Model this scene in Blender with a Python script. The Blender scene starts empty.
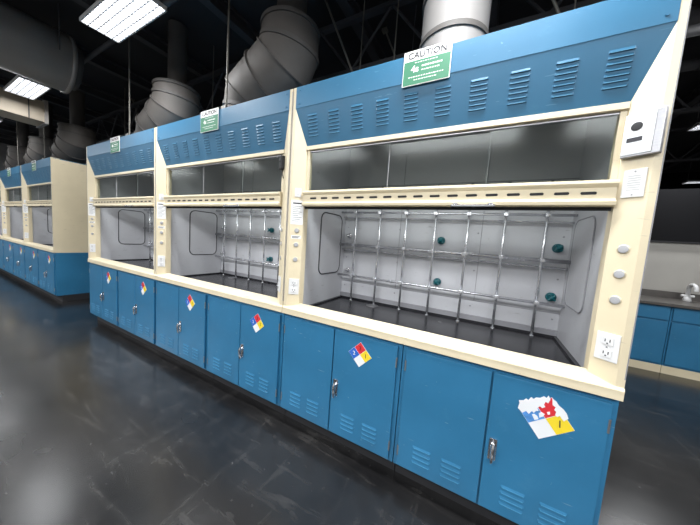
import bpy, bmesh, math, random
from mathutils import Vector, Matrix
random.seed(4)
S=bpy.context.scene
COL=S.collection
try:
    S.view_settings.view_transform='Standard'
    S.view_settings.look='None'
except Exception: pass

# ---------------------------------------------------------------- materials
def newmat(name):
    m=bpy.data.materials.new(name); m.use_nodes=True
    nt=m.node_tree; b=nt.nodes['Principled BSDF']
    return m,nt,b
def mat(name,col,rough=.5,metal=0.,var=.08,scale=6.,bump=0.,spec=.5,coat=0.,rv=.08,stretch=(1,1,1),scuff=None,chips=(.30,.38,.42)):
    m,nt,b=newmat(name)
    tc=nt.nodes.new('ShaderNodeTexCoord'); mp=nt.nodes.new('ShaderNodeMapping')
    mp.inputs['Scale'].default_value=stretch
    nt.links.new(tc.outputs['Object'],mp.inputs[0])
    n=nt.nodes.new('ShaderNodeTexNoise'); n.inputs['Scale'].default_value=scale; n.inputs['Detail'].default_value=5
    nt.links.new(mp.outputs[0],n.inputs['Vector'])
    r=nt.nodes.new('ShaderNodeValToRGB')
    r.color_ramp.elements[0].position=.3; r.color_ramp.elements[1].position=.72
    r.color_ramp.elements[0].color=(*[max(0,c*(1-var)) for c in col],1)
    r.color_ramp.elements[1].color=(*[min(1,c*(1+var)) for c in col],1)
    nt.links.new(n.outputs['Fac'],r.inputs[0])
    last=r.outputs[0]
    if scuff:
        oi=nt.nodes.new('ShaderNodeObjectInfo'); va=nt.nodes.new('ShaderNodeVectorMath'); va.operation='ADD'
        vm=nt.nodes.new('ShaderNodeVectorMath'); vm.operation='SCALE'; vm.inputs['Scale'].default_value=37
        cb=nt.nodes.new('ShaderNodeCombineXYZ')
        nt.links.new(oi.outputs['Random'],cb.inputs[0]); nt.links.new(oi.outputs['Random'],cb.inputs[2])
        nt.links.new(cb.outputs[0],vm.inputs[0]); nt.links.new(tc.outputs['Object'],va.inputs[0]); nt.links.new(vm.outputs[0],va.inputs[1])
        for (sc,a,b_,c1,col2,st) in ((7,.58,.72,.5,scuff,(1,1,1)),(30,.75,.785,.6,chips,(1,1,1)),(9,.70,.73,.5,chips,(1,1,9))):
            ms=nt.nodes.new('ShaderNodeMapping'); ms.inputs['Scale'].default_value=st
            nt.links.new(va.outputs[0],ms.inputs[0])
            n5=nt.nodes.new('ShaderNodeTexNoise'); n5.inputs['Scale'].default_value=sc; n5.inputs['Detail'].default_value=8 if sc<8 else 2; n5.inputs['Roughness'].default_value=.7
            nt.links.new(ms.outputs[0],n5.inputs['Vector'])
            r5=nt.nodes.new('ShaderNodeValToRGB'); r5.color_ramp.elements[0].position=a; r5.color_ramp.elements[1].position=b_
            r5.color_ramp.elements[0].color=(0,0,0,1); r5.color_ramp.elements[1].color=(c1,c1,c1,1)
            nt.links.new(n5.outputs['Fac'],r5.inputs[0])
            mx=nt.nodes.new('ShaderNodeMixRGB'); mx.inputs[2].default_value=(*col2,1)
            nt.links.new(r5.outputs[0],mx.inputs[0]); nt.links.new(last,mx.inputs[1]); last=mx.outputs[0]
    nt.links.new(last,b.inputs['Base Color'])
    mr=nt.nodes.new('ShaderNodeMapRange'); mr.inputs['To Min'].default_value=max(.02,rough-rv); mr.inputs['To Max'].default_value=min(1,rough+rv)
    nt.links.new(n.outputs['Fac'],mr.inputs[0]); nt.links.new(mr.outputs[0],b.inputs['Roughness'])
    b.inputs['Metallic'].default_value=metal
    b.inputs['Specular IOR Level'].default_value=spec
    b.inputs['Coat Weight'].default_value=coat
    return m
def emat(name,col,st):
    m,nt,b=newmat(name)
    b.inputs['Base Color'].default_value=(.8,.8,.8,1)
    b.inputs['Emission Color'].default_value=(*col,1); b.inputs['Emission Strength'].default_value=st
    return m
BLUE=mat('blue_paint',(.024,.146,.280),.36,var=.12,scale=3,scuff=(.048,.190,.33),coat=.1)
BLUED=mat('blue_paint_panel',(.021,.124,.228),.40,var=.08,scale=3,scuff=(.032,.156,.265),spec=.5,chips=(.1,.24,.34))
LIPB=mat('blue_louver_lip',(.05,.20,.33),.45,var=.05)
CREAM=mat('cream_enamel',(.665,.578,.405),.38,var=.04,scale=4,scuff=(.60,.51,.36),chips=(.40,.35,.26))
CREAM2=mat('cream_enamel_airfoil',(.69,.605,.43),.3,var=.04,scale=4,scuff=(.60,.51,.36),chips=(.35,.31,.24))
DARK=mat('dark_slot',(.012,.012,.014),.7)
BDARK=mat('blue_shadow_slot',(.010,.07,.14),.7)
LINER=mat('grey_liner_panel',(.50,.505,.53),.45,var=.08,scale=2.5,scuff=(.37,.37,.38),chips=(.22,.21,.20))
SEAM=mat('liner_seam',(.26,.26,.28),.6)
GASK=mat('grey_gasket',(.05,.05,.055),.6)
EPOXY=mat('black_epoxy_resin',(.020,.020,.024),.22,var=.3,scale=8,scuff=(.055,.055,.06),chips=(.2,.2,.2))
CTOP=mat('brown_grey_worktop',(.085,.078,.072),.35,var=.2,scale=5)
CHROME=mat('chrome',(.72,.72,.74),.16,metal=1,var=.05,rv=.05)
STEEL=mat('steel_rod',(.68,.69,.72),.25,metal=.75,var=.06)
BRUSH=mat('brushed_steel',(.30,.30,.31),.35,metal=.8,stretch=(1,1,30))
GALV=mat('dull_duct_metal',(.100,.090,.082),.66,metal=.0,var=.22,scale=2.5,spec=.3)
GALVB=mat('duct_band',(.075,.069,.064),.6,metal=.0,var=.1,scale=5,spec=.3)
GALVL=mat('pale_duct_metal',(.20,.19,.182),.58,metal=.0,var=.10,scale=2,spec=.35)
TRUNK=mat('trunk_duct_metal',(.34,.315,.295),.6,metal=.0,var=.15,scale=1.2,spec=.4)
TRUNKB=mat('beige_brown_duct',(.42,.36,.28),.6,metal=.0,var=.12,scale=1.2,spec=.4)
TEAL=mat('teal_plastic',(.0,.10,.12),.35)
WHITEP=mat('white_plastic',(.68,.68,.68),.35,var=.03)
SILV=mat('silver_plastic',(.46,.47,.48),.3,var=.03,metal=.4)
PLATE=mat('pale_grey_plate',(.60,.60,.585),.4,var=.03)
KNOBG=mat('grey_knob',(.36,.36,.37),.45,var=.05)
PAPER=mat('paper_label',(.76,.76,.75),.6,var=.03)
RED=mat('sticker_red',(.62,.03,.04),.4,var=.05)
SBLUE=mat('sticker_blue',(.02,.12,.50),.4,var=.05)
PBLUE=mat('sticker_faded_blue',(.08,.26,.60),.5,var=.3,scale=30)
YEL=mat('sticker_yellow',(.80,.60,.03),.4,var=.05)
SWH=mat('sticker_white',(.74,.75,.76),.45,var=.03)
INK=mat('ink',(.02,.02,.025),.6)
GREEN=mat('sign_green',(.028,.165,.085),.5,var=.05)
BLACKC=mat('black_ceiling_paint',(.016,.016,.019),.75,var=.4,scale=1.5)
JOIST=mat('dark_structure_paint',(.045,.045,.05),.6,var=.3,scale=2)
PIPE=mat('grey_pipe_paint',(.07,.07,.075),.6,var=.2)
COND=mat('conduit',(.15,.14,.12),.5,metal=.2)
WALLG=mat('wall_dark_paint',(.008,.008,.009),.85,var=.15,scale=1.2,spec=.1)
WALLM=mat('wall_mid_paint',(.28,.28,.28),.7,var=.08,scale=1.2)
WALLL=mat('wall_beige_paint',(.36,.345,.315),.6,var=.10,scale=1.2)
LAMP=emat('lamp_diffuser',(.95,.97,1.),4.5)
LAMPD=emat('dim_lamp_diffuser',(.93,.96,1.),4.)
FRAMEW=mat('fixture_white',(.5,.5,.5),.4)
FIN=mat('fixture_louvre',(.55,.56,.58),.5)

def glassmat(name,tint,refl):
    m,nt,b=newmat(name); nt.nodes.remove(b)
    out=nt.nodes['Material Output']
    t=nt.nodes.new('ShaderNodeBsdfTransparent'); t.inputs[0].default_value=(*tint,1)
    g=nt.nodes.new('ShaderNodeBsdfGlossy'); g.inputs['Roughness'].default_value=.12; g.inputs[0].default_value=(.92,.95,.93,1)
    mx=nt.nodes.new('ShaderNodeMixShader'); mx.inputs[0].default_value=refl
    nt.links.new(t.outputs[0],mx.inputs[1]); nt.links.new(g.outputs[0],mx.inputs[2])
    nt.links.new(mx.outputs[0],out.inputs[0]); return m
GLASS=glassmat('sash_glass',(.80,.82,.81),.012)

def floormat():
    m,nt,b=newmat('polished_black_floor')
    tc=nt.nodes.new('ShaderNodeTexCoord')
    def noise(scale,det,st=(1,1,1),rot=0,ro=.5,dist=0.):
        mp=nt.nodes.new('ShaderNodeMapping'); mp.inputs['Scale'].default_value=st; mp.inputs['Rotation'].default_value=(0,0,rot)
        nt.links.new(tc.outputs['Object'],mp.inputs[0])
        n=nt.nodes.new('ShaderNodeTexNoise'); n.inputs['Scale'].default_value=scale; n.inputs['Detail'].default_value=det
        n.inputs['Roughness'].default_value=ro; n.inputs['Distortion'].default_value=dist
        nt.links.new(mp.outputs[0],n.inputs['Vector']); return n
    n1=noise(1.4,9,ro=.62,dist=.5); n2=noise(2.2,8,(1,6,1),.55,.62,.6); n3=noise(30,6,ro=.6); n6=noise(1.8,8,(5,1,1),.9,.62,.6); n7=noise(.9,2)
    def ramp(n,a,b_,ca,cb):
        r=nt.nodes.new('ShaderNodeValToRGB'); r.color_ramp.elements[0].position=a; r.color_ramp.elements[1].position=b_
        r.color_ramp.elements[0].color=(*ca,1); r.color_ramp.elements[1].color=(*cb,1)
        nt.links.new(n.outputs['Fac'],r.inputs[0]); return r
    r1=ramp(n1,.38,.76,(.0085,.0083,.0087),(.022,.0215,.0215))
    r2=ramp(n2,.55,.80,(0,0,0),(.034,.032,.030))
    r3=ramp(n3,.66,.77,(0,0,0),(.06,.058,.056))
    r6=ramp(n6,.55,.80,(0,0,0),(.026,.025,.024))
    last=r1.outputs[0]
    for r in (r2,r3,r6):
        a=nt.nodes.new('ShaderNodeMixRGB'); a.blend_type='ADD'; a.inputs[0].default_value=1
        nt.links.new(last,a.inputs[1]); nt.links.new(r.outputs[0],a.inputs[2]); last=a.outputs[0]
    nt.links.new(last,b.inputs['Base Color'])
    mr=nt.nodes.new('ShaderNodeMapRange'); mr.inputs['From Min'].default_value=.3; mr.inputs['From Max'].default_value=.7
    mr.inputs['To Min'].default_value=.17; mr.inputs['To Max'].default_value=.28
    nt.links.new(n7.outputs['Fac'],mr.inputs[0]); nt.links.new(mr.outputs[0],b.inputs['Roughness'])
    bp=nt.nodes.new('ShaderNodeBump'); bp.inputs['Strength'].default_value=.04; bp.inputs['Distance'].default_value=.01
    n4=noise(3,3); nt.links.new(n4.outputs['Fac'],bp.inputs['Height']); nt.links.new(bp.outputs[0],b.inputs['Normal'])
    b.inputs['Specular IOR Level'].default_value=.58
    return m
FLOOR=floormat()

# ---------------------------------------------------------------- mesh builder
class MB:
    def __init__(s): s.v=[];s.f=[];s.m=[];s.sm=[];s.mats=[]
    def mi(s,m):
        if m not in s.mats: s.mats.append(m)
        return s.mats.index(m)
    def add(s,vs,fs,m,smooth=False,M=None):
        o=len(s.v); k=s.mi(m)
        for p in vs:
            p=Vector(p)
            if M is not None: p=M@p
            s.v.append(p)
        for f in fs:
            s.f.append([i+o for i in f]); s.m.append(k); s.sm.append(smooth)
        return s
    def bm(s,b,m,smooth=False,M=None):
        b.verts.ensure_lookup_table(); b.verts.index_update()
        s.add([v.co.copy() for v in b.verts],[[v.index for v in f.verts] for f in b.faces],m,smooth,M); b.free(); return s
    def box(s,x0,x1,y0,y1,z0,z1,m,bev=0,M=None,seg=2):
        b=bmesh.new(); bmesh.ops.create_cube(b,size=1)
        for v in b.verts:
            v.co=Vector(((x0+x1)/2+v.co.x*(x1-x0),(y0+y1)/2+v.co.y*(y1-y0),(z0+z1)/2+v.co.z*(z1-z0)))
        if bev: bmesh.ops.bevel(b,geom=b.edges[:],offset=bev,segments=seg,affect='EDGES',profile=.6)
        return s.bm(b,m,False,M)
    def cyl(s,p0,p1,r,m,seg=16,r2=None,M=None,bev=0):
        p0=Vector(p0);p1=Vector(p1);d=p1-p0;L=d.length
        b=bmesh.new(); bmesh.ops.create_cone(b,cap_ends=True,segments=seg,radius1=r,radius2=r if r2 is None else r2,depth=L)
        if bev:
            es=[e for e in b.edges if abs(e.verts[0].co.z-e.verts[1].co.z)<1e-6]
            bmesh.ops.bevel(b,geom=es,offset=bev,segments=2,affect='EDGES',profile=.6)
        q=Vector((0,0,1)).rotation_difference(d.normalized()).to_matrix().to_4x4()
        T=Matrix.Translation((p0+p1)/2)@q
        for v in b.verts: v.co=T@v.co
        return s.bm(b,m,seg>8,M)
    def prism(s,poly,a0,a1,axis,m,M=None,smooth=False):
        def P(p,a):
            return {'x':(a,p[0],p[1]),'y':(p[0],a,p[1]),'z':(p[0],p[1],a)}[axis]
        n=len(poly); vs=[P(p,a0) for p in poly]+[P(p,a1) for p in poly]
        fs=[list(range(n))[::-1],[n+i for i in range(n)]]+[[i,(i+1)%n,n+(i+1)%n,n+i] for i in range(n)]
        return s.add(vs,fs,m,smooth,M)
    def tube(s,path,r,m,seg=12,closed=False,M=None,caps=True,gored=False,hint=None,miter=False):
        pts=[Vector(p) for p in path]; n=len(pts); rings=[]
        rr=r if isinstance(r,(list,tuple)) else [r]*n
        up=None
        for i,p in enumerate(pts):
            if closed: t=(pts[(i+1)%n]-pts[i-1]).normalized()
            elif i==0: t=(pts[1]-p).normalized()
            elif i==n-1: t=(p-pts[-2]).normalized()
            else: t=((pts[i+1]-p).normalized()+(p-pts[i-1]).normalized()).normalized()
            if up is None:
                a=Vector(hint) if hint else (Vector((0,0,1)) if abs(t.z)<.9 else Vector((1,0,0)))
                up=(a-t*a.dot(t)).normalized()
            else: up=(up-t*up.dot(t)).normalized()
            side=t.cross(up)
            k=1.
            if miter and 0<i<n-1: k=1/max(.6,(p-pts[i-1]).normalized().dot(t))
            rings.append([p+(up*math.cos(2*math.pi*j/seg)+side*math.sin(2*math.pi*j/seg)*k)*rr[i] for j in range(seg)])
        if gored:
            for i in range(n-1):
                fs=[[j,(j+1)%seg,seg+(j+1)%seg,seg+j] for j in range(seg)]
                s.add(rings[i]+rings[i+1],fs,m,True,M)
        else:
            vs=[q for R in rings for q in R]; fs=[]
            for i in range(n if closed else n-1):
                a=i*seg;b=((i+1)%n)*seg
                for j in range(seg):
                    k=(j+1)%seg; fs.append([a+j,a+k,b+k,b+j])
            s.add(vs,fs,m,True,M)
        if caps and not closed:
            s.add(rings[0],[list(range(seg))],m,False,M); s.add(rings[-1],[list(range(seg))[::-1]],m,False,M)
        return s

ORG={}
def finish(name,mb,parent=None,offs=(0,0,0)):
    me=bpy.data.meshes.new(name)
    c=Vector((0,0,0))
    if mb.v:
        lo=Vector([min(v[i] for v in mb.v) for i in range(3)]); hi=Vector([max(v[i] for v in mb.v) for i in range(3)])
        c=(lo+hi)/2
        if parent is None: c.z=lo.z
    me.from_pydata([v-c for v in mb.v],[],mb.f)
    for m in mb.mats: me.materials.append(m)
    for p,k,sm in zip(me.polygons,mb.m,mb.sm): p.material_index=k; p.use_smooth=sm
    b=bmesh.new(); b.from_mesh(me); bmesh.ops.recalc_face_normals(b,faces=b.faces[:]); b.to_mesh(me); b.free()
    o=bpy.data.objects.new(name,me); COL.objects.link(o)
    if parent is None:
        o.location=c+Vector(offs); ORG[o.name]=c
    else:
        o.parent=parent; o.location=c-ORG[parent.name]; ORG[o.name]=c
    return o
def empty(name,loc,label,cat,group=None):
    e=bpy.data.objects.new(name,None); COL.objects.link(e); e.location=loc; e.empty_display_size=.1
    ORG[e.name]=Vector((0,0,0)); e['label']=label; e['category']=cat
    if group: e['group']=group
    return e
def tag(o,label,cat,group=None):
    o['label']=label;o['category']=cat
    if group:o['group']=group
    return o
def struct(o): o['kind']='structure'; return o
def clone(src,loc):
    def rec(o,par):
        n=o.copy(); COL.objects.link(n); n.parent=par
        ORG[n.name]=ORG[o.name]
        for ch in [c for c in o.children]: rec(ch,n)
        return n
    n=rec(src,None); n.location=loc; return n
def textmesh(txt,size,M,mb,m,ax='CENTER',bold=.02):
    cu=bpy.data.curves.new('t','FONT'); cu.body=txt; cu.size=size; cu.align_x='CENTER'; cu.align_y='CENTER'; cu.extrude=.0004
    cu.offset=size*bold
    o=bpy.data.objects.new('t',cu); COL.objects.link(o)
    bpy.context.view_layer.update()
    me=bpy.data.meshes.new_from_object(o.evaluated_get(bpy.context.evaluated_depsgraph_get()))
    mb.add([v.co.copy() for v in me.vertices],[list(p.vertices) for p in me.polygons],m,False,M)
    bpy.data.objects.remove(o); bpy.data.meshes.remove(me)
def frame(origin,u,v,n):
    M=Matrix.Identity(4)
    for i,a in enumerate((u,v,n)):
        a=Vector(a).normalized()
        for j in range(3): M[j][i]=a[j]
    for j in range(3): M[j][3]=origin[j]
    return M

# ---------------------------------------------------------------- fume hood
ZB=.8615
HW=.912; FX=.885; IX=.81; RY=.05
def louver(mb,xc,z,w,h,yf,m,md,dep=.009):
    x0,x1=xc-w/2,xc+w/2; e=h*.6
    yt=yf(z+h); yb=yf(z)
    vs=[(x0+e*.4,yt-.0005,z+h),(x1-e*.4,yt-.0005,z+h),(x1,yb-.0005,z),(x0,yb-.0005,z),(x0+e,yb-dep,z+.001),(x1-e,yb-dep,z+.001)]
    mb.add(vs,[[0,1,5,4],[0,4,3],[1,2,5]],m)
    mb.add([vs[3],vs[2],vs[5],vs[4]],[[0,1,2,3]],md)
    mb.box(x0+e,x1-e,yb-dep-.0012,yb-dep+.0008,z-.0005,z+.0025,LIPB)
    yq=yf(z-.002)
    mb.add([(x0+.002,yq-.0008,z-.002),(x1-.002,yq-.0008,z-.002),(x1-.002,yb-.0008,z),(x0+.002,yb-.0008,z)],[[0,1,2,3]],md)

def build_hood(loc):
    H=empty('fume_hood',loc,'','fume hood')
    Z=lambda z:z-ZB
    mb=MB()
    for s in (-1,1):
        x0,x1=sorted((s*HW,s*(HW-.014)))
        mb.box(x0,x1,.012,.86,0,Z(2.43),CREAM)
    mb.box(-HW,HW,.845,.86,0,Z(2.43),CREAM)
    mb.box(-HW,HW,.02,.86,Z(2.425),Z(2.438),BLUED)
    finish('outer_shell',mb,H)
    for s in (-1,1):
        mb=MB()
        zb=Z(.862)
        V=[(s*HW,0,zb),(s*FX,0,zb),(s*IX,RY,zb),(s*IX,.10,zb),
           (s*HW,0,Z(2.44)),(s*FX,0,Z(2.44)),(s*FX,0,Z(2.30)),(s*IX,RY,Z(2.06)),(s*IX,.10,Z(2.06)),(s*HW,.1,zb),(s*HW,.1,Z(2.44)),(s*FX,.1,Z(2.44))]
        F=[[0,1,6,5,4],[1,2,7,6],[2,3,8,7],[0,4,10,9],[4,5,11,10],[0,9,3,2,1]]
        mb.add(V,F,CREAM)
        mb.box(*(sorted((s*(HW-.0005),s*(HW-.004)))),-.001,.001,Z(.95),Z(2.42),SEAM)
        finish('post',mb,H)
    mb=MB()
    yf=lambda z:(RY*(2.30-(z+ZB))/.24 if z+ZB<2.30 else 0)-.0
    V=[(-IX,RY,Z(2.06)),(IX,RY,Z(2.06)),(FX,0,Z(2.30)),(-FX,0,Z(2.30)),(FX,-.002,Z(2.44)),(-FX,-.002,Z(2.44)),(FX,-.002,Z(2.302)),(-FX,-.002,Z(2.302)),
       (-FX,.05,Z(2.44)),(FX,.05,Z(2.44)),(-IX,.08,Z(2.06)),(IX,.08,Z(2.06))]
    mb.add(V,[[0,1,2,3],[7,6,4,5],[3,2,6,7],[5,4,9,8],[0,10,11,1]],BLUED)
    for i in range(10):
        xc=-.75+i*.1668
        for j in range(7):
            louver(mb,xc,Z(2.118)+j*.0205,.080,.011,yf,BLUED,BDARK,.0045)
    for s in (-1,1):
        for z in (2.33,2.415):
            mb.cyl((s*(FX-.03),-.0005,Z(z)),(s*(FX-.03),-.006,Z(z)),.006,BLUED,8)
    finish('louvered_header',mb,H)
    mb=MB(); mb.box(-IX,IX,.045,.10,Z(2.034),Z(2.061),CREAM,.002); finish('header_trim',mb,H)
    mb=MB()
    for (a,b,z0,z1) in ((-IX,IX,2.024,2.034),(-IX,IX,1.748,1.758)): mb.box(a,b,.062,.085,Z(z0),Z(z1),BRUSH)
    for s in (-1,1): mb.box(*sorted((s*IX,s*(IX-.022))),.058,.09,Z(1.75),Z(2.034),CREAM)
    w=finish('upper_window',mb,H)
    for (a,b,y) in ((-.79,-.20,.068),(-.205,.33,.078),(.325,.79,.068)):
        mb=MB(); mb.box(a,b,y,y+.005,Z(1.757),Z(2.026),GLASS)
        mb.box(b-.002,b,y-.001,y+.005,Z(1.757),Z(2.026),KNOBG)
        finish('glass_pane',mb,w)
    mb=MB()
    prof=[(.085,1.645),(.030,1.645),(.022,1.650),(.020,1.664),(.030,1.672),(.034,1.678),(.034,1.722),(.026,1.730),(.020,1.738),(.022,1.748),(.032,1.753),(.085,1.753)]
    mb.prism([(y,Z(z)) for y,z in prof],-IX+.003,IX-.003,'x',CREAM)
    for i in range(17):
        x=-.72+i*.09
        pts=[]
        for k in range(12):
            a=2*math.pi*k/12
            pts.append((x+(.020 if math.cos(a)>0 else -.020)+.0065*math.cos(a),Z(1.700)+.0065*math.sin(a)))
        mb.prism(pts,.0325,.036,'y',DARK)
    sash=finish('sash_rail',mb,H)
    mb=MB(); mb.box(.18,.38,.006,.024,Z(1.640),Z(1.652),CHROME,.003); mb.box(.19,.21,.015,.04,Z(1.645),Z(1.66),CHROME); mb.box(.35,.37,.015,.04,Z(1.645),Z(1.66),CHROME)
    finish('sash_handle',mb,sash)
    mb=MB(); mb.box(-IX+.004,IX-.004,.055,.062,Z(1.630),Z(1.646),DARK); finish('sash_gasket',mb,sash)
    mb=MB()
    prof=[(-.008,.8625),(-.008,.905),(-.003,.914),(.060,.936),(.078,.936),(.085,.928),(.085,.8625)]
    mb.prism([(y,Z(z)) for y,z in prof],-HW,HW,'x',CREAM2)
    mb.box(-HW,HW,-.0095,-.006,Z(.899),Z(.902),CREAM)
    finish('airfoil_sill',mb,H)
    mb=MB(); mb.box(-.835,.835,.085,.72,Z(.863),Z(.880),EPOXY)
    mb.box(-.835,.835,.70,.72,Z(.88),Z(.895),EPOXY); mb.box(-.835,-.815,.09,.70,Z(.88),Z(.893),EPOXY); mb.box(.815,.835,.09,.70,Z(.88),Z(.893),EPOXY)
    mb.cyl((-.45,.6,Z(.88)),(-.45,.6,Z(.884)),.05,BRUSH,20)
    finish('work_surface',mb,H)
    mb=MB()
    for s in (-1,1): mb.box(*sorted((s*.836,s*.846)),.10,.73,Z(.88),Z(2.40),LINER)
    mb.box(-.846,.846,.72,.73,Z(.88),Z(2.40),LINER)
    mb.box(-.846,.846,.10,.73,Z(2.40),Z(2.41),LINER)
    for z in (1.04,1.92): mb.box(-.836,.836,.7175,.7205,Z(z),Z(z+.006),SEAM)
    for x in (-.30,.32): mb.box(x,x+.004,.7175,.7205,Z(1.04),Z(2.4),SEAM)
    mb.box(-.836,.836,.7,.72,Z(.895),Z(.93),SEAM)
    for xx in (-.8,-.3,.3,.8):
        for z in (1.0,1.27,1.55): mb.cyl((xx,.721,Z(z)),(xx,.714,Z(z)),.006,SEAM,8)
    finish('interior_liner',mb,H)
    for s in (-1,1):
        mb=MB(); y0,y1,z0,z1,r=.31,.64,Z(1.13),Z(1.645),.06
        path=[]
        for (cy,cz,a0) in ((y1-r,z1-r,0),(y0+r,z1-r,90),(y0+r,z0+r,180),(y1-r,z0+r,270)):
            for k in range(6):
                a=math.radians(a0+k*18); path.append((s*.833,cy+r*math.cos(a),cz+r*math.sin(a)))
        mb.tube(path,.0055 if s<0 else .004,GASK if s<0 else SEAM,8,closed=True)
        poly=[(p[1],p[2]) for p in path]
        mb.prism(poly,*sorted((s*.8355,s*.832)),'x',LINER)
        finish('access_panel',mb,H)
    mb=MB()
    xs=[-.69,-.46,-.23,0,.23,.46,.69]
    for z,r_ in ((1.11,.010),(1.39,.0135),(1.68,.009)):
        mb.cyl((-.834,.63,Z(z)),(.834,.63,Z(z)),r_,STEEL,10)
    for z in (1.345,1.64):
        mb.cyl((-.834,.675,Z(z)),(.834,.675,Z(z)),.006,STEEL,8)
    for x in xs:
        mb.cyl((x,.650,Z(.88)),(x,.650,Z(1.90)),.009,STEEL,10)
        mb.cyl((x,.650,Z(.88)),(x,.650,Z(.885)),.014,STEEL,12)
        for z in (1.11,1.39,1.68):
            mb.box(x-.014,x+.014,.614,.668,Z(z)-.013,Z(z)+.013,STEEL,.004)
            mb.cyl((x+.014,.64,Z(z)),(x+.030,.64,Z(z)),.004,CHROME,8)
            mb.cyl((x,.650,Z(z)),(x,.718,Z(z)),.005,STEEL,8)
    finish('lattice_frame',mb,H)
    for (x,z,t) in ((.045,1.48,1),(.045,1.15,1),(.775,1.475,1),(.775,1.15,1),(-.775,1.475,0),(-.775,1.15,0)):
        mb=MB()
        mb.cyl((x,.72,Z(z)),(x,.700,Z(z)),.030 if t else .022,TEAL if t else CHROME,20,bev=.004)
        mb.cyl((x,.702,Z(z)),(x,.665,Z(z)),.013,TEAL if t else CHROME,14)
        if t:
            for k in range(4):
                a=math.pi/4+k*math.pi/2
                mb.cyl((x,.672,Z(z)),(x+.026*math.cos(a),.672,Z(z)+.026*math.sin(a)),.007,TEAL,8)
        finish('gas_outlet',mb,H)
    for s in (-1,1):
        n=Vector((-s*RY,-(FX-IX),0)).normalized()
        xm=(FX+IX)/2
        ud=Vector((0,0,1)).cross(n)
        def F(z,t=0): return frame((s*xm+ud.x*t,RY/2+ud.y*t,Z(z)),ud,(0,0,1),n)
        for z in (1.473,1.371,1.264):
            mb=MB(); M=F(z,.004)
            mb.cyl((0,0,0),(0,0,.002),.0195,CREAM,24,M=M); mb.cyl((0,0,.002),(0,0,.006),.0165,KNOBG,24,r2=.0155,M=M,bev=.0015)
            finish('control_knob',mb,H)
        mb=MB(); M=F(1.065,.004)
        mb.box(-.036,.036,-.058,.058,0,.006,WHITEP,.002,M=M)
        for zz in (-.026,.026):
            mb.box(-.018,.018,zz-.017,zz+.017,.006,.009,WHITEP,.002,M=M)
            mb.box(-.009,-.006,zz-.004,zz+.008,.0088,.0096,INK,M=M); mb.box(.006,.009,zz-.004,zz+.008,.0088,.0096,INK,M=M)
            mb.cyl((0,zz-.010,.0088),(0,zz-.010,.0096),.003,INK,8,M=M)
        mb.cyl((0,0,.006),(0,0,.008),.003,BRUSH,8,M=M)
        finish('electrical_outlet',mb,H)
        if s<0:
            mb=MB(); M=F(1.60)
            mb.box(-.043,.043,-.085,.085,0,.002,PAPER,M=M)
            mb.box(-.032,.032,.060,.070,.002,.0026,INK,M=M)
            for k in range(9):
                mb.box(-.033,.033-.012*(k%3),.042-k*.013,.0450-k*.013,.002,.0026,PIPE,M=M)
            finish('notice_label',mb,H)
            mb=MB(); M=F(1.425)
            mb.box(-.034,.034,-.012,.012,0,.0015,PAPER,M=M)
            for k in range(2): mb.box(-.028,.028-.01*k,.002-k*.008,.006-k*.008,.0015,.002,INK,M=M)
            finish('small_label',mb,H)
            mb=MB(); M=F(1.74)
            mb.box(-.022,.022,-.03,.03,0,.006,WHITEP,.002,M=M); mb.box(-.007,.007,-.012,.012,.006,.012,WHITEP,.002,M=M)
            finish('light_switch',mb,H)
    mb=MB(); M=frame((-.01,-.008,Z(2.362)),(1,0,0),(0,0,1),(0,-1,0))
    mb.box(-.122,.122,-.084,.092,-.003,.001,PAPER,M=M); mb.box(-.1185,.1185,-.0805,.040,.001,.0018,GREEN,M=M)
    textmesh('CAUTION',.044,M@Matrix.Translation((0,.065,.0022)),mb,INK,bold=.015)
    textmesh('4s',.046,M@Matrix.Translation((-.058,-.004,.0024)),mb,PAPER,bold=.02)
    for (zz,hh,a0,a1) in ((.028,.0016,-.06,.06),(.006,.0040,-.022,.085),(-.014,.0026,-.022,.07),(-.042,.0020,-.09,.09),(-.058,.0020,-.06,.06)):
        q=0; a=a0
        while a<a1-.004:
            L_=(.010,.006,.013,.008)[q%4]; bb=min(a1,a+L_)
            mb.box(a,bb,zz-hh,zz+hh,.0018,.0022,PAPER,M=M); a=bb+.004; q+=1
    finish('caution_sign',mb,H)
    return H

hx=[-.365,-2.195,-4.025,-7.345,-9.175,-11.005]
hood0=build_hood((hx[0],0,ZB))
hoods=[hood0]
for x in hx[1:]:
    hoods.append(clone(hood0,(x,0,ZB)))
labs=['cream and blue fume hood with wall controller on its post','cream and blue fume hood between two matching hoods','cream and blue fume hood at the end of the bank',
 'cream and blue fume hood with plain cream end panel','cream and blue fume hood in the second bank','cream and blue fume hood in the second bank']
for h,l in zip(hoods,labs): h['label']=l; h['category']='fume hood'; h['group']='row of fume hoods'

H=hood0; s=1
n=Vector((-RY,-(FX-IX),0)).normalized(); ud=Vector((0,0,1)).cross(n)
def F1(z,t=0): return frame(((FX+IX)/2+ud.x*t,RY/2+ud.y*t,z-ZB),ud,(0,0,1),n)
mb=MB(); M=F1(1.915,.0)
mb.box(-.044,.062,-.082,.082,0,.024,BRUSH,.003,M=M)
mb.box(-.042,.040,-.074,.074,.024,.028,SILV,.002,M=M)
mb.box(-.034,.020,.004,.056,.028,.0295,WHITEP,.0005,M=M)
mb.cyl((-.007,.030,.0295),(-.007,.030,.0320),.016,DARK,24,M=M,bev=.001)
mb.box(-.030,.012,-.026,-.010,.028,.0295,INK,M=M)
mb.box(-.034,.020,-.060,-.040,.028,.0295,PAPER,M=M)
finish('airflow_monitor',mb,H)
mb=MB(); M=F1(1.733,.003)
mb.box(-.032,.032,-.055,.055,0,.006,PLATE,.002,M=M)
for k in range(7): mb.box(-.018,.018,-.027+k*.009,-.0245+k*.009,.006,.0066,KNOBG,M=M)
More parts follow.
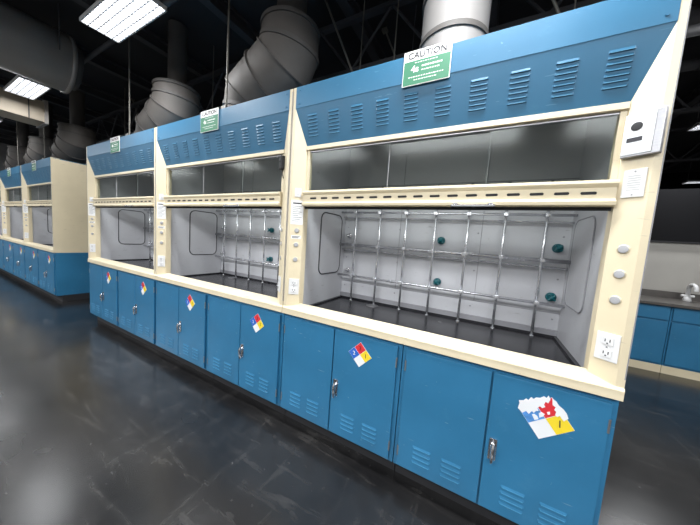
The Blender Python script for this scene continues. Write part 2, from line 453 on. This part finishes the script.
for zz in (-.045,.045): mb.cyl((0,zz,.006),(0,zz,.0075),.003,BRUSH,8,M=M)
finish('grille_cover_plate',mb,H)
mb=MB(); M=F1(1.965,-.035)
mb.box(-.026,.020,-.050,.045,0,.030,DARK,.004,M=M)
mb.cyl((-.002,.012,.030),(-.002,.012,.035),.012,GASK,16,M=M)
mb.tube([(M@Vector((0,-.050,.01))),(M@Vector((.004,-.080,.012))),(M@Vector((.012,-.115,.004)))],.004,DARK,8)
finish('airflow_alarm',mb,hoods[1])

# ---------------------------------------------------------------- base cabinets
def diamond(mb,cx,cz,side,ang,y=-.0015,digits=('2','3','1'),bl=None):
    c,s_=math.cos(math.radians(ang)),math.sin(math.radians(ang))
    def T(p): return (cx+p[0]*c-p[1]*s_,cz+p[0]*s_+p[1]*c)
    h=side/2; g=.001
    mb.prism([T(p) for p in ((-h,-h),(h,-h),(h,h),(-h,h))],y,y+.0012,'y',SWH)
    for (a,b,m) in ((-1,1,bl or SBLUE),(1,1,RED),(1,-1,YEL)):
        q=[(a*g,b*g),(a*(h-g),b*g),(a*(h-g),b*(h-g)),(a*g,b*(h-g))]
        mb.prism([T(p) for p in q],y-.0006,y,'y',m)
    for (a,b,t,m) in ((-1,1,digits[0],SWH),(1,1,digits[1],INK),(1,-1,digits[2],INK)):
        if not t: continue
        p=T((a*h/2,b*h/2))
        textmesh(t,side*.32,frame((p[0],y-.0008,p[1]),(1,0,.1),(-.1,0,1),(0,-1,0)),mb,m,bold=.0)
def build_cabinet(loc):
    C=empty('base_cabinet',loc,'','cabinet')
    mb=MB()
    mb.box(-.455,.455,.020,.80,.11,.8605,BLUE,.002)
    mb.box(-.455,.455,.085,.78,0,.112,DARK)
    finish('body',mb,C)
    yf=lambda z:.0
    for d,(a,b) in enumerate(((-.432,-.004),(.004,.432))):
        mb=MB(); mb.box(a,b,0,.0195,.128,.838,BLUE,.004)
        cx=(a+b)/2
        for q in (-1,1):
            for j in range(4):
                louver(mb,cx+q*.078,.190+j*.029,.105,.013,yf,BLUE,BDARK,.0045)
        door=finish('door',mb,C)
        for z in (.22,.74):
            mb=MB()
            xx=a+.002 if d==0 else b-.002
            mb.cyl((xx,.002,z-.03),(xx,.002,z+.03),.005,BRUSH,8)
            finish('hinge',mb,door)
        if d==1:
            mb=MB(); x=a+.032; z=.452
            mb.box(x-.017,x+.017,-.005,0,z-.055,z+.055,CHROME,.004,seg=3)
            mb.cyl((x,0,z+.018),(x,-.022,z+.018),.012,CHROME,16,bev=.002)
            mb.tube([(x,-.020,z+.034),(x,-.026,z+.015),(x,-.026,z-.02),(x,-.022,z-.05),(x,-.015,z-.066)],[.007,.011,.009,.008,.005],CHROME,12)
            mb.cyl((x,0,z-.035),(x,-.008,z-.035),.006,DARK,10)
            finish('handle',mb,door)
    return C
cab0=build_cabinet((-.8225,0,0)); cabs=[]
bank=[]
for i,x in enumerate(hx):
    for dx in (-.4575,.4575): bank.append(x+dx)
stang=[45,0,46,40,45,42,44,45,43,45,44,45]
for i,x in enumerate(bank):
    c=cab0 if i==0 else clone(cab0,(x,0,0))
    c['group']='blue hood base cabinets'; c['category']='cabinet'
    c['label']='blue steel louvered base cabinet with hazard diamond sticker'
    cabs.append(c)
cab0.location=(bank[0],0,0)
def rightdoor(c):
    ds=[o for o in c.children if o.name.startswith('door')]
    return max(ds,key=lambda o:o.location.x)
for i,c in enumerate(cabs[:10]):
    d=rightdoor(c)
    mb=MB()
    if i==1:
        diamond(mb,.222,.690,.150,38,digits=('','','1'),bl=PBLUE)
        torn=[(.116,.700),(.120,.726),(.116,.738),(.134,.744),(.142,.756),(.152,.752),(.160,.770),(.170,.764),(.178,.774),(.193,.778),(.206,.790),(.216,.786),(.222,.800),(.230,.784),(.224,.764),(.214,.768),(.210,.752),(.216,.744),(.206,.734),(.196,.740),(.188,.728),(.194,.716),(.184,.712),(.178,.700),(.170,.706),(.160,.688),(.148,.698),(.136,.684)]
        mb.prism(torn,-.0032,-.0015,'y',SWH)
        torn2=[(.236,.792),(.252,.782),(.262,.768),(.280,.756),(.292,.742),(.300,.722),(.286,.704),(.276,.714),(.270,.724),(.262,.714),(.254,.720),(.256,.736),(.248,.742),(.252,.756),(.240,.762)]
        mb.prism(torn2,-.0032,-.0015,'y',SWH)
        mb.prism([(.196,.706),(.206,.714),(.218,.710),(.212,.696),(.200,.686)],-.0034,-.0015,'y',SWH)
        mb.prism([(.172,.690),(.180,.696),(.192,.690),(.198,.678),(.184,.668)],-.0034,-.0015,'y',SWH)
        mb.prism([(.224,.722),(.234,.728),(.236,.716),(.228,.712)],-.0034,-.0015,'y',SWH)
        o=finish('hazard_sticker',mb,d); o['label']='torn and peeling hazard diamond sticker'
    else:
        diamond(mb,.195,.722,.114,stang[i]); finish('hazard_sticker',mb,d)
cabs[1]['label']='blue steel louvered base cabinet with torn hazard sticker'

# ---------------------------------------------------------------- exhaust ducts
def build_duct(x,top=3.88,kind='tall'):
    mb=MB()
    y=.45
    mb.box(x-.25,x+.25,y-.25,y+.25,2.4385,2.452,GALVB)
    if kind=='straight':
        r=.205
        mb.cyl((x,y,2.45),(x,y,2.56),r*1.2,GALVL,40,r2=r)
        pts=[Vector((x,y,2.55)),Vector((x,y,3.0)),Vector((x,y,3.45)),Vector((x,y,top))]; rr=[r]*4
        mb.tube(pts,rr,GALVL,40)
        for z,h in ((2.72,.03),(2.985,.05),(3.4,.03)): mb.tube([Vector((x,y,z)),Vector((x,y,z+h))],r+.010,GALVB,40)
        mb.box(x-.03,x+.03,y-r-.03,y-r,2.96,3.06,GALVB,.003)
    else:
        if kind=='tall':
            P=[(-.11,0,2.452),(-.11,0,2.66),(-.05,0,2.79),(.20,0,2.90),(.38,0,3.00),(.44,0,3.10),(.44,0,3.25),(.44,0,3.31),(.44,0,top)]
            rr=[.215,.215,.25,.265,.265,.258,.25,.13,.13]; rings=(1,5,6)
        else:
            P=[(-.08,0,2.452),(-.08,0,2.60),(.0,0,2.72),(.26,0,2.82),(.40,0,2.92),(.43,0,3.02),(.43,0,3.12),(.43,0,3.18),(.43,0,top)]
            rr=[.215,.215,.24,.25,.25,.245,.24,.10,.10]; rings=(1,5,6)
        pts=[Vector((x+a,y+b,c)) for a,b,c in P]
        mb.tube(pts[:7],rr[:7],GALV,48,gored=True,hint=(0,1,0),miter=True)
        mb.tube(pts[6:],rr[6:],GALVB,48,gored=True,hint=(0,1,0))
        for i in rings:
            t=((pts[i+1]-pts[i]).normalized()+(pts[i]-pts[i-1]).normalized()).normalized()
            mb.tube([pts[i]-t*.016,pts[i]+t*.016],rr[i]+.012,GALVB,48,hint=(0,1,0))
        for i in (2,3,4):
            t=((pts[i+1]-pts[i]).normalized()+(pts[i]-pts[i-1]).normalized()).normalized()
            mb.tube([pts[i]-t*.005,pts[i]+t*.005],rr[i]+.016,GALVB,48,hint=(0,1,0))
    d=finish('exhaust_duct',mb)
    tag(d,{'straight':'dull grey straight round exhaust duct above a fume hood','tall':'dull grey exhaust duct with bulky elbow leaning sideways above hood','short':'squat dull grey elbow exhaust duct above a fume hood'}[kind],'exhaust duct','hood exhaust ducts'); return d
for i,x in enumerate(hx): build_duct(x+(.03 if i==0 else 0),kind=('straight','tall')[i] if i<2 else 'short')
for x in hx[1:5]:
    mb=MB(); mb.tube([(x+.03,.12,2.439),(x+.03,.12,3.2),(x+.03,.12,3.88)],.008,COND,8)
    mb.box(x,x+.06,.09,.15,2.4388,2.53,COND,.003)
    tag(finish('electrical_conduit',mb),'thin pale conduit rising from hood top to ceiling','conduit','hood conduits')

# ---------------------------------------------------------------- room
def plane_obj(name,x0,x1,y0,y1,z0,z1,m):
    mb=MB(); mb.box(x0,x1,y0,y1,z0,z1,m); return struct(finish(name,mb))
RX0,RX1,RY0,RY1,CZ=-15,5.2,-5.5,9,3.9
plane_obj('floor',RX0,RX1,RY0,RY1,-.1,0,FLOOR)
plane_obj('ceiling',RX0,RX1,RY0,RY1,CZ,CZ+.1,BLACKC)
plane_obj('wall_left',RX0-.1,RX0,RY0,RY1,0,CZ,WALLM)
plane_obj('wall_right',RX1,RX1+.1,RY0,RY1,0,CZ,WALLM)
plane_obj('wall_back',RX0,RX1,RY1,RY1+.1,0,CZ,WALLG)
plane_obj('wall_front',RX0,RX1,RY0-.1,RY0,0,CZ,WALLM)
mb=MB(); mb.box(1.2,RX1,4.10,4.20,0,1.74,WALLL); mb.box(1.2,RX1,4.08,4.20,1.74,2.5,WALLG); mb.box(1.2,RX1,4.06,4.21,1.73,1.75,DARK)
struct(finish('wall_partition',mb))

for i in range(14):
    x=-13.2+i*1.3
    mb=MB(); mb.box(x-.06,x+.06,RY0,RY1,CZ-.03,CZ,JOIST); mb.box(x-.008,x+.008,RY0,RY1,CZ-.12,CZ-.03,JOIST); mb.box(x-.05,x+.05,RY0,RY1,CZ-.14,CZ-.12,JOIST)
    struct(finish('trim_%d'%(i+1),mb))
k=15
for yy in (1.05,3.1,5.2):
    mb=MB()
    mb.box(RX0,RX1,yy-.03,yy+.03,3.18,3.22,JOIST); mb.box(RX0,RX1,yy-.03,yy+.03,3.70,3.74,JOIST)
    xq=RX0+.1; q=0
    while xq<RX1-.5:
        z0,z1=(3.20,3.72) if q%2==0 else (3.72,3.20)
        mb.cyl((xq,yy,z0),(xq+.42,yy,z1),.014,JOIST,8); xq+=.42; q+=1
    struct(finish('trim_%d'%k,mb)); k+=1
for (y,z,r,m,xa) in ((.85,3.0,.022,COND,RX0),(1.35,3.05,.035,PIPE,RX0),(1.8,3.4,.09,PIPE,RX0),(2.6,3.45,.05,PIPE,RX0),(-.9,3.5,.03,PIPE,-4.4),(-1.9,3.5,.06,PIPE,-4.4),(.02,3.58,.025,PIPE,RX0)):
    mb=MB(); mb.cyl((xa,y,z),(RX1,y,z),r,m,14)
    for kk in range(8):
        x=-13.9+kk*2.6
        if x<xa: continue
        mb.cyl((x,y,z),(x,y,CZ),.006,m,6)
        mb.cyl((x-.02,y,z),(x+.02,y,z),r+.008,m,14)
    tag(finish('ceiling_pipe',mb),'dark painted pipe hung below the black ceiling','pipe','ceiling pipes')
for (x,y) in ((-1.25,.86),(-.85,1.6),(-3.0,1.5),(.35,.9),(-6.0,1.2)):
    mb=MB(); mb.cyl((x,y,2.90),(x-.45,y-.1,3.895),.010,COND,8); mb.box(x-.48,x-.42,y-.13,y-.07,3.87,3.899,COND); mb.cyl((x,y,2.90),(x+.02,y,2.86),.016,COND,8)
    mb.cyl((x+.005,y,2.88),(x+.005,y,3.895),.005,COND,6)
    tag(finish('sway_brace',mb),'thin diagonal metal brace rod hung from the ceiling','brace rod','ceiling brace rods')
mb=MB(); X=-4.95
mb.cyl((X,-.15,3.40),(X,RY0+.01,3.40),.33,TRUNK,40)
for k in range(9): mb.cyl((X,-.15-k*.6,3.40),(X,-.19-k*.6,3.40),.342,GALVL,40)
mb.cyl((X,-.15,3.40),(X,-.08,3.40),.27,GALVB,32)
for k in range(5):
    for s in (-1,1): mb.cyl((X+s*.33,-.3-k*1.2,3.40),(X+s*.33,-.3-k*1.2,CZ),.006,PIPE,6)
tag(finish('trunk_duct',mb),'large round grey trunk duct crossing under the ceiling','duct')
mb=MB(); mb.box(-6.95,-6.5,RY0+.01,.0,2.98,3.30,TRUNKB,.004)
for k in range(6): mb.box(-6.97,-6.48,-.04-k*.95,-.0-k*.95,2.96,3.32,TRUNK)
for k in range(4): mb.cyl((-6.96,-.2-k*1.4,2.97),(-6.96,-.2-k*1.4,CZ),.006,PIPE,6); mb.cyl((-6.49,-.2-k*1.4,2.97),(-6.49,-.2-k*1.4,CZ),.006,PIPE,6)
tag(finish('rectangular_duct',mb),'rectangular beige-brown duct hung under the ceiling','duct')

def fixture(x,y,power,w=1.0,d=.34,z=3.2,dim=False):
    e=empty('ceiling_light',(x,y,z),'smaller rectangular louvered fluorescent ceiling light' if dim else 'rectangular white louvered fluorescent ceiling light','ceiling light','ceiling lights')
    mb=MB()
    mb.box(-w/2,w/2,-d/2,d/2,.012,.030,FRAMEW,.003)
    for s in (-1,1):
        mb.box(-w/2,w/2,*sorted((s*d/2,s*(d/2-.010))),-.004,.02,FRAMEW); mb.box(*sorted((s*w/2,s*(w/2-.010))),-d/2,d/2,-.004,.02,FRAMEW)
    for k in range(1,16): mb.box(-w/2+k*w/16-.003,-w/2+k*w/16+.003,-d/2,d/2,-.004,.010,FIN)
    for k in range(1,5): mb.box(-w/2,w/2,-d/2+k*d/5-.003,-d/2+k*d/5+.003,-.004,.010,FIN)
    for sx in (-1,1):
        mb.cyl((sx*w*.4,0,.028),(sx*w*.4,0,CZ-z),.004,PIPE,6)
    finish('housing',mb,e)
    mb=MB(); mb.box(-w/2+.010,w/2-.010,-d/2+.010,d/2-.010,.006,.0125,LAMPD if dim else LAMP); finish('diffuser',mb,e)
    L=bpy.data.lights.new('lamp','AREA'); L.shape='RECTANGLE'; L.size=w; L.size_y=d; L.energy=power; L.color=(.96,.98,1)
    lo=bpy.data.objects.new('lamp_glow',L); COL.objects.link(lo); lo.parent=e; lo.location=(0,0,-.02)
    return e
for x in (-11.5,-8.7,-5.85,-2.95,-.10,2.7): fixture(x,-.33,{-5.85:16,-8.7:10,-11.5:12,-2.95:50}.get(x,60),dim=(x==-5.85),w=.8 if x==-5.85 else .88,d=.28)
for x in (-11.0,-7.6,-4.0,-.9,2.2): fixture(x,-3.6,{-11.0:195,-7.6:215}.get(x,168),w=2.4,d=1.4,z=3.55)  # unseen row behind the camera, enlarged and raised as soft fill for the ducts
fixture(2.36,3.68,40,w=.35,d=.2); fixture(3.85,7.0,25,w=.4,d=.2)
for (x,y,p) in ((2.4,1.2,85),(-4.5,3.6,30),(-4.5,6.5,30),(-5.55,3.2,20)): fixture(x,y,p)
for h in hoods:
    L=bpy.data.lights.new('hood_fill','AREA'); L.shape='RECTANGLE'; L.size=1.4; L.size_y=.06; L.energy=1.7; L.color=(.95,.97,1)
    lo=bpy.data.objects.new('hood_fill_glow',L); COL.objects.link(lo); lo.parent=h; lo.location=(0,.135,1.735-ZB); lo.rotation_euler=(math.radians(18),0,0)  # added unseen light behind the sash rail to brighten the lower interior
    # added unseen fill behind the window; upper back wall darkens towards the top
    L=bpy.data.lights.new('hood_top_fill','AREA'); L.shape='RECTANGLE'; L.size=1.3; L.size_y=.12; L.energy=1.1; L.color=(.96,1,.98)
    lo=bpy.data.objects.new('hood_top_fill_glow',L); COL.objects.link(lo); lo.parent=h; lo.location=(0,.14,2.10-ZB); lo.rotation_euler=(math.radians(30),0,0)

# ---------------------------------------------------------------- side bench
def bench_cab(x):
    e=empty('bench_cabinet',(x,3.35,0),'blue laboratory bench cabinet with cream plinth','cabinet','blue bench cabinets')
    mb=MB(); mb.box(-.455,.455,.02,.70,.10,.885,BLUE,.002); mb.box(-.455,.455,.01,.68,0,.10,CREAM); finish('body',mb,e)
    for a,b in ((-.44,-.004),(.004,.44)):
        mb=MB(); mb.box(a,b,0,.0195,.125,.68,BLUE,.004); d=finish('door',mb,e)
        hx_=b-.05 if a<-.1 else a+.05
        mb=MB(); mb.tube([(hx_,0,.62),(hx_,-.03,.61),(hx_,-.03,.53),(hx_,0,.52)],.005,CHROME,8); finish('handle',mb,d)
    mb=MB(); mb.box(-.44,.44,0,.0195,.70,.87,BLUE,.004); d=finish('drawer',mb,e)
    mb=MB(); mb.tube([(-.06,0,.785),(-.055,-.03,.785),(.055,-.03,.785),(.06,0,.785)],.005,CHROME,8); finish('handle',mb,d)
for x in (1.70,2.615,3.53,4.445): bench_cab(x)
mb=MB(); mb.box(1.23,4.92,3.31,4.055,.886,.922,CTOP,.004); mb.box(1.23,4.92,4.03,4.055,.922,1.02,CTOP)
tag(finish('bench_worktop',mb),'brown-grey worktop on blue bench cabinets','worktop')
mb=MB(); fy=3.85
mb.cyl((2.50,fy,.9225),(2.50,fy,.99),.045,WHITEP,20,r2=.03)
arc=[(2.50,fy,.96),(2.50,fy,1.10)]+[(2.50,fy-.07+.07*math.cos(a),1.10+.06*math.sin(a)) for a in [math.pi*k/8 for k in range(1,9)]]+[(2.50,fy-.14,1.08)]
mb.tube(arc,.022,WHITEP,10)
mb.cyl((2.44,fy,1.0),(2.56,fy,1.0),.016,WHITEP,8)
tag(finish('laboratory_faucet',mb),'white gooseneck faucet standing on bench worktop','faucet')

# ---------------------------------------------------------------- world + camera
W=bpy.data.worlds.new('World'); S.world=W; W.use_nodes=True
W.node_tree.nodes['Background'].inputs[0].default_value=(.5,.55,.6,1); W.node_tree.nodes['Background'].inputs[1].default_value=.15
cam=bpy.data.cameras.new('Camera'); co=bpy.data.objects.new('Camera',cam); COL.objects.link(co); S.camera=co
cam.sensor_width=36; cam.lens=13.01; cam.clip_start=.02
yaw,pit,rol=math.radians(28),math.radians(5),math.radians(4.1)
r0=Vector((math.cos(yaw),math.sin(yaw),0)); Fw=Vector((-math.sin(yaw)*math.cos(pit),math.cos(yaw)*math.cos(pit),-math.sin(pit)))
u0=r0.cross(Fw)
rt=r0*math.cos(rol)+u0*math.sin(rol); up=u0*math.cos(rol)-r0*math.sin(rol)
Mx=Matrix.Identity(4)
for j in range(3): Mx[j][0]=rt[j]; Mx[j][1]=up[j]; Mx[j][2]=-Fw[j]
Mx.translation=Vector((0,-1.4,1.43))
co.matrix_world=Mx
